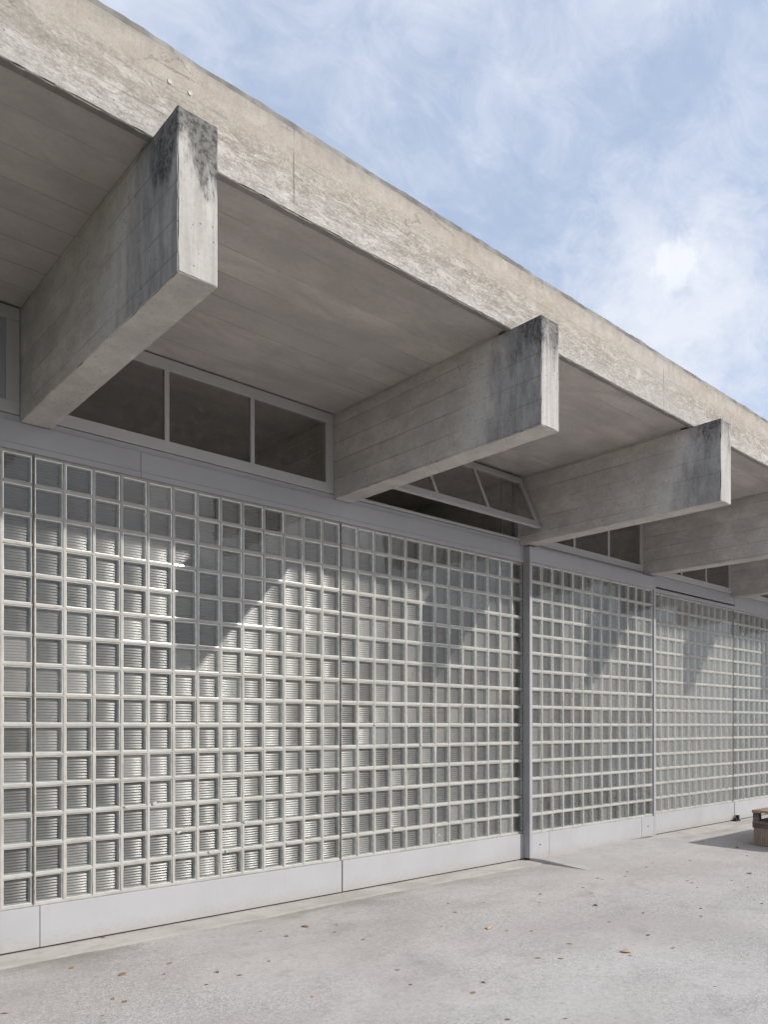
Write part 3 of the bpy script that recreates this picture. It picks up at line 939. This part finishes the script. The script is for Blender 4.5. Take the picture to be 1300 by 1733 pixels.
# ---- lintels, plinths
PF = WALL - 0.016
ztop = 3.503
for xa, xb in ((XL, 2.388), (2.391, XJ(2) - 0.002), (XJ(4) + 0.002, XR)):
    own(bbox('lintel', xa, xb, PF, WALL + 0.12, BZ1 + 0.045, ztop, M['steel'], None, 0.003))
    own(bbox('lintel_flange', xa, xb, PF - 0.004, WALL + 0.12, BZ1 + 0.004, BZ1 + 0.0435, M['steel'], None, 0.002))
own(bbox('lintel', XJ(3) + 0.062, XJ(4) - 0.002, PF + 0.004, WALL + 0.12, 3.395, ztop, M['steel'], None, 0.003))
own(bbox('track_slot', XJ(3) + 0.062, XJ(4) - 0.002, WALL + 0.035, WALL + 0.12, 3.368, 3.394, M['dark'], None, 0))
own(bbox('track_rail', XJ(3) + 0.062, XJ(4) - 0.002, PF - 0.006, WALL + 0.12, BZ1 + 0.004, 3.367, M['steel'], None, 0.003))
for k in range(KMIN, KMAX):
    if k != 2:
        own(bbox('sill', XJ(k) + 0.002, XJ(k + 1) - 0.002, WALL - 0.004, WALL + 0.10, ztop + 0.001, 3.548, M['steel'], None, 0.003))
for k in range(KMIN, KMAX):
    if k == 2: continue
    xa, xb = XJ(k) + (0.035 if k == 0 else 0.008), XJ(k + 1) + (0.032 if k == -1 else -0.006)
    if k == 1: xb = XJ(2) - 0.002
    own(bbox('plinth_panel', xa, xb, PF + (0.003 if k % 2 else 0.0), WALL + 0.10, 0.022, BZ0 - 0.010, M['plinth'], None, 0.003))
own(bbox('plinth_backing', XL, XJ(2) - 0.003, PF + 0.016, WALL + 0.09, 0.006, BZ0 - 0.016, M['gap'], None, 0))
own(bbox('plinth_backing', XJ(3) + 0.003, XR, PF + 0.016, WALL + 0.09, 0.006, BZ0 - 0.016, M['gap'], None, 0))

# ---- clerestory windows
WZ0, WZ1 = 3.552, 4.252
def window(k, opened=False, blind=False):
    xa, xb = XJ(k) + 0.117, XJ(k + 1) - 0.093
    yf = WALL - 0.012
    fr = MB()
    t = 0.028 if opened else 0.085
    d = 0.055
    fr.box(xa, xb, yf, yf + d, WZ0, WZ0 + t)
    fr.box(xa, xb, yf, yf + d, WZ1 - t, WZ1)
    fr.box(xa, xa + t, yf + 0.001, yf + d - 0.001, WZ0 + t, WZ1 - t)
    fr.box(xb - t, xb, yf + 0.001, yf + d - 0.001, WZ0 + t, WZ1 - t)
    w = own(fr.build('clerestory_window', M['frame'], None, 0.0025))
    # dark strip above the frame, the gap's shadow put into its colour
    s = bbox('top_shadow_gap', xa, xb, yf + 0.018, yf + d, WZ1 + 0.0005, SOFFIT + 0.004, M['gap'], w, 0)
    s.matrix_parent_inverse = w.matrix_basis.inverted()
    if not opened:
        xi0, xi1, z0, z1 = xa + t, xb - t, WZ0 + t, WZ1 - t
        mt = Matrix.Identity(4)
        root = w
    else:
        # top-hung sash swung outwards
        hinge = Vector((0, yf + 0.004, WZ1 - 0.03))
        mt = Matrix.Translation(hinge) @ Matrix.Rotation(R(-24), 4, 'X') @ Matrix.Translation(-hinge)
        sx0, sx1, s0, s1 = xa + 0.012, xb - 0.012, WZ0 + 0.02, WZ1 - 0.03
        sm = MB(); st = 0.075
        y0, y1 = yf - 0.036, yf - 0.002
        sm.box(sx0, sx1, y0, y1, s0, s0 + st); sm.box(sx0, sx1, y0, y1, s1 - st, s1)
        sm.box(sx0, sx0 + st, y0 + 0.001, y1 - 0.001, s0 + st, s1 - st); sm.box(sx1 - st, sx1, y0 + 0.001, y1 - 0.001, s0 + st, s1 - st)
        sm.box(sx0 - 0.006, sx1 + 0.006, y0 - 0.008, y0 - 0.001, s0 - 0.012, s0 + 0.012)
        root = sm.build('sash', M['frame'], w, 0.0025, mt)
        root.matrix_parent_inverse = w.matrix_basis.inverted()
        root['label'] = 'top-hung window sash swung open outwards'
        xi0, xi1, z0, z1 = sx0 + st, sx1 - st, s0 + st, s1 - st
        yf = yf - 0.036
        for sx in (xb - 0.24, xb - 0.05):
            st_ = MB().box(sx - 0.006, sx + 0.006, WALL + 0.05, WALL + 0.062, WZ0 + t, WZ1 - t).build('stay_rod', M['metal'], w)
            st_.matrix_parent_inverse = w.matrix_basis.inverted()
    pw = (xi1 - xi0) / 3
    inv = w.matrix_basis.inverted()
    par = w
    for i in (1, 2):
        x = xi0 + pw * i
        o = MB().box(x - 0.019, x + 0.019, yf + 0.004, yf + 0.032, z0, z1).build('mullion', M['frame'], par, 0.002, mt)
        o.matrix_parent_inverse = inv
    for i in range(3):
        a = xi0 + pw * i + (0.019 if i else -0.006); b = xi0 + pw * (i + 1) - (0.019 if i < 2 else -0.006)
        o = MB().box(a, b, yf + 0.016, yf + 0.022, z0 - 0.006, z1 + 0.006).build('panel' if blind else 'pane', M['panel'] if blind else M['glass'], par, 0, mt)
        o.matrix_parent_inverse = inv
    return w
wl = {-1: 'closed clerestory window with grey blind panels at left edge', 0: 'widest clerestory window with three closed panes',
      1: 'clerestory window with its sash tilted open', 2: 'closed clerestory window above the sliding door',
      3: 'closed clerestory window right of the sliding door'}
for k in range(KMIN, KMAX):
    w = window(k, opened=(k == 1), blind=(k == -1))
    if k in wl: w['label'] = wl[k]

# ---- sliding door of glass blocks, standing proud of the wall
DF = 5.30
dx0, dx1 = 6.846, 9.558
bx0 = 6.846 + 0.049
dm = MB()
dm.box(dx0, bx0 - 0.002, DF, DF + 0.095, 0.032, 3.490)
dm.box(bx0 + 13 * PX + 0.002, dx1, DF, DF + 0.095, 0.032, 3.490)
dm.box(bx0 - 0.002, bx0 + 13 * PX + 0.002, DF + 0.002, DF + 0.093, BZ1 + 0.008, 3.488)
door = own(dm.build('sliding_door', M['steel'], None, 0.003))
door['label'] = 'sliding glass block door standing proud of the wall'
dinv = door.matrix_basis.inverted()
def on_door(o):
    o.parent = door; o.matrix_parent_inverse = dinv
    return o
on_door(mortar_grid('mortar_grid', bx0, 13, DF + 0.010))
fill_blocks(door, bx0, range(13), DF + 0.010)
for xa, xb in ((bx0 - 0.0015, 7.20), (7.206, 9.20), (9.206, bx0 + 13 * PX + 0.0015)):
    on_door(bbox('bottom_panel', xa, xb, DF + 0.001, DF + 0.09, 0.034, BZ0 - 0.010, M['plinth'], None, 0.0025))
for sx, sz in ((7.03, 0.17), (9.36, 0.17)):
    bm = bmesh.new()
    bmesh.ops.create_cone(bm, cap_ends=True, segments=12, radius1=0.008, radius2=0.007, depth=0.006, matrix=Matrix.Rotation(R(90), 4, 'X'))
    me = bpy.data.meshes.new('screw'); bm.to_mesh(me); bm.free()
    o = link('screw', me, None, [M['dark']]); on_door(o); o.location = (sx, DF - 0.002, sz)
rl = MB().box(dx0 + 0.004, dx0 + 0.05, DF + 0.02, DF + 0.08, 0.008, 0.052)
on_door(rl.build('roller', M['dark'], None, 0.006))
own(bbox('door_jamb', XJ(2) - 0.002, XJ(2) + 0.045, WALL + 0.004, WALL + 0.12, 0.02, 3.50, M['steel'], None, 0.002))
own(bbox('door_jamb', XJ(3) - 0.05, XJ(3) + 0.055, WALL + 0.002, WALL + 0.12, 0.02, 3.50, M['steel'], None, 0.002))
own(bbox('door_header', XJ(2) + 0.046, XJ(3) - 0.051, WALL + 0.0, WALL + 0.12, 3.34, 3.503, M['steel'], None, 0.002))
own(bbox('sill', XJ(2) + 0.002, XJ(3) - 0.002, WALL - 0.004, WALL + 0.10, 3.504, 3.548, M['steel'], None, 0.003))

# door stop on the ground at the end of the track
ds = MB()
ds.box(12.02, 12.16, PF - 0.075, PF - 0.012, 0.012, 0.026)
ds.box(12.10, 12.135, PF - 0.07, PF - 0.016, 0.026, 0.10)
ds.box(12.03, 12.06, PF - 0.06, PF - 0.026, 0.026, 0.065)
own(ds.build('door_stop', M['dark'], None, 0.004))

# ------------------------------------------------------------------ wooden bench at the right edge
bx, by = 9.86, 4.16
bench = tag(empty('wooden_bench', (bx, by, 0)), 'brown timber bench box cut off by the right edge, beside the glass wall', 'bench')
L, W = 1.9, 0.95
def on_bench(o):
    o.parent = bench; o.matrix_parent_inverse = Matrix.Translation((-bx, -by, 0)); return o
nb = 7
for i in range(nb):
    y1 = by - i * W / nb; y0 = y1 - W / nb + 0.008
    on_bench(bbox('top_board', bx - 0.02, bx + L, y0, y1, 0.412, 0.446 + random.uniform(-0.002, 0.002), M['wood_top'], None, 0.003))
for xx in (bx, bx + L * 0.5, bx + L - 0.09):
    for yy in (by - 0.075, by - W + 0.005):
        on_bench(bbox('corner_post', xx, xx + 0.09, yy, yy + 0.07, 0.312, 0.411, M['wood_grey'], None, 0.003))
for zz in (0.230,):
    on_bench(bbox('middle_beam', bx - 0.004, bx + L - 0.01, by - W, by - 0.001, 0.225, 0.311, M['wood_grey'], None, 0.004))
nv = 34
for i in range(nv):
    y1 = by - 0.012 - i * (W - 0.03) / nv; y0 = y1 - (W - 0.03) / nv + 0.0035
    on_bench(bbox('base_batten', bx + 0.006, bx + 0.030, y0, y1, 0.004, 0.224, M['wood_base'], None, 0.0015))
on_bench(bbox('base_box', bx + 0.031, bx + L - 0.03, by - W + 0.02, by - 0.014, 0.003, 0.223, M['wood_base'], None, 0.003))

# ------------------------------------------------------------------ fallen leaves
TH = R(48.5)
def ground_at(u, v):
    s = (u - 650) / 1300.0
    t = EYE * 1300.0 / (v - 1226.5)
    return (t * (math.cos(TH) + s * math.sin(TH)), t * (math.sin(TH) - s * math.cos(TH)))

def leaf_mat(name, a, b):
    m, nt, out = material(name)
    p = geo_pos(nt)
    rnd = nt.n('ShaderNodeObjectInfo').outputs['Random']
    n = nt.noise(p, 60, 5, 0.6)
    c = nt.mix(nt.step(n, 0.3, 0.7), a, b)
    c = nt.mix(nt.math('MULTIPLY', rnd, 0.55), c, (0.11, 0.06, 0.04))
    principled(nt, out, c, 0.7, n, 0.3, 0.002, spec=0.3)
    return m
LM = [leaf_mat('dry_leaf_brown', (0.36, 0.205, 0.11), (0.48, 0.30, 0.17)), leaf_mat('dry_leaf_tan', (0.55, 0.38, 0.21), (0.66, 0.48, 0.29))]

def leaf_mesh(seed):
    rnd = random.Random(seed)
    n = 7
    V, F = [], []
    curl = rnd.uniform(0.25, 0.75); bend = rnd.uniform(-0.4, 0.5); twist = rnd.uniform(-0.6, 0.6)
    for i in range(n + 1):
        f = i / n
        w = 0.32 * math.sin(math.pi * min(1, f * 0.96 + 0.03)) ** 0.8 * (1 - 0.25 * f) * (1 + rnd.uniform(-0.2, 0.2))
        for c in (-1, -0.5, 0, 0.5, 1):
            x = f - 0.5
            y = c * w + twist * 0.06 * f
            z = 0.05 + curl * abs(c) ** 1.6 * w * 0.9 + bend * (f - 0.5) ** 2 * 0.7 + rnd.uniform(-0.015, 0.015) + twist * c * w * (f - 0.5) * 0.8
            V.append((x, y, z))
    for i in range(n):
        for c in range(4):
            q = i * 5 + c
            F.append((q, q + 5, q + 6, q + 1))
    b = len(V)                                        # stalk
    for (x, r) in ((-0.5, 0.018), (-0.78, 0.012)):
        V += [(x, -r, 0.05), (x, r, 0.05), (x, 0, 0.05 + 1.6 * r)]
    F += [(b, b + 3, b + 4, b + 1), (b + 1, b + 4, b + 5, b + 2), (b + 2, b + 5, b + 3, b)]
    zmin = min(v[2] for v in V)
    me = bpy.data.meshes.new('fallen_leaf')
    me.from_pydata([(x, y, z - zmin) for x, y, z in V], [], F)
    bm = bmesh.new(); bm.from_mesh(me)
    bmesh.ops.solidify(bm, geom=list(bm.faces), thickness=0.012)
    bm.to_mesh(me); bm.free()
    me.polygons.foreach_set('use_smooth', [True] * len(me.polygons))
    me.materials.append(LM[seed % 2 if seed % 3 else 0])
    me.update()
    return me
LEAVES = [leaf_mesh(i) for i in range(9)]
SPECIAL = {
    (829, 1571): ('large curled leaf on the asphalt below the last blocks left of the door edge', 0.085),
    (1060, 1611): ('largest leaf of the yard, lying beside a smaller one on open asphalt', 0.090),
    (517, 1568): ('largest leaf near the open joint between the plinth panels', 0.075),
    (208, 1649): ('larger leaf in the lower left, below the large glass block panel', 0.060),
    (210, 1695): ('lowest of the larger leaves in the lower left of the yard', 0.045),
    (287, 1630): ('leaf nearest the cement strip below the middle of the large block panel', 0.045),
    (1008, 1532): ('crumpled leaf nearest the front of the cement ramp', 0.055),
    (673, 1641): ('leaf lying alone near the bottom centre of the yard', 0.045),
    (1268, 1478): ('larger leaf at the right edge, below the bench shadow', 0.065),
    (1248, 1434): ('leaf lying on the edge of the bench shadow', 0.06),
    (966, 1597): ('curled leaf right of the bottom centre, left of the largest leaf', 0.04),
    (818, 1662): ('upper of two curled leaves close together at the bottom centre', 0.04),
    (801, 1680): ('lower of two curled leaves close together at the bottom centre', 0.04),
    (531, 1686): ('leaf lying alone at the bottom, left of centre', 0.04),
    (1098, 1582): ('leaf just right of and above the largest leaf of the yard', 0.05),
    (122, 1638): ('leftmost small leaf near the foot of the wall', 0.04),
}
SPOTS = [(122, 1638), (208, 1649), (183, 1671), (210, 1695), (174, 1718), (191, 1690), (287, 1630), (278, 1648), (368, 1645), (406, 1650), (349, 1666),
    (441, 1576), (485, 1584), (517, 1568), (571, 1565), (594, 1562), (567, 1577), (531, 1686), (456, 1626), (175, 1589), (8, 1715),
    (759, 1529), (771, 1544), (819, 1527), (829, 1571), (858, 1575), (900, 1575), (915, 1513), (914, 1527), (966, 1597), (912, 1621), (950, 1622), (673, 1641),
    (695, 1666), (818, 1662), (801, 1680), (860, 1725), (958, 1723), (616, 1590), (987, 1502), (1001, 1511), (1008, 1532), (987, 1554), (997, 1570), (1031, 1560),
    (1089, 1545), (1098, 1582), (1060, 1611), (1067, 1617), (1140, 1604), (1269, 1588), (1210, 1669), (1180, 1502), (1172, 1494), (1163, 1490), (1239, 1490),
    (1268, 1478), (1246, 1458), (1252, 1459), (1169, 1456), (1105, 1460), (1088, 1467), (1094, 1467), (1062, 1475), (1095, 1493), (1058, 1483), (1020, 1488),
    (1012, 1486), (1046, 1489), (1277, 1522), (1290, 1529), (1265, 1501), (1243, 1506), (1186, 1537), (1187, 1550), (670, 1564), (799, 1483), (748, 1567),
    (1194, 1410), (1210, 1409), (1248, 1434), (1231, 1439), (1265, 1448), (1280, 1452), (1287, 1463), (1189, 1447), (1189, 1425)]
lr = random.Random(5)
for (u, v) in SPOTS:
    x, y = ground_at(u, v)
    o = bpy.data.objects.new('fallen_leaf', LEAVES[lr.randrange(len(LEAVES))])
    COL.objects.link(o)
    if y > 5.08: where = 'small dry leaf lying on the pale cement strip at the foot of the wall'
    elif x > 9.0 and y > 3.6: where = 'small dry leaf lying near the wooden bench and its shadow'
    elif x > 6.3 and y > 3.4: where = 'small dry leaf on the pale ground before the sliding glass block door'
    elif u < 430: where = 'small dry leaf on the asphalt in the lower left of the yard'
    elif u < 780: where = 'small dry leaf on the asphalt below the joint between the plinth panels'
    elif u < 1000: where = 'small dry leaf on the asphalt straight below the dark door edge'
    else: where = 'small dry leaf on the open asphalt in the lower right'
    lab, size = SPECIAL.get((u, v), (where, lr.uniform(0.020, 0.042)))
    size *= 0.9; z = 0.001
    if y > 5.13: z = 0.012
    if 6.87 < x < 9.75 and y > 4.58: z = 0.03 * min(1, (y - 4.58) * 1.9) + 0.004
    o.location = (x, y, z)
    o.rotation_euler = (lr.uniform(-0.2, 0.2), lr.uniform(-0.2, 0.2), lr.uniform(0, 6.28))
    o.scale = (size, size * lr.uniform(0.8, 1.15), size)
    tag(o, lab, 'leaf', 'dry leaves scattered on the asphalt')
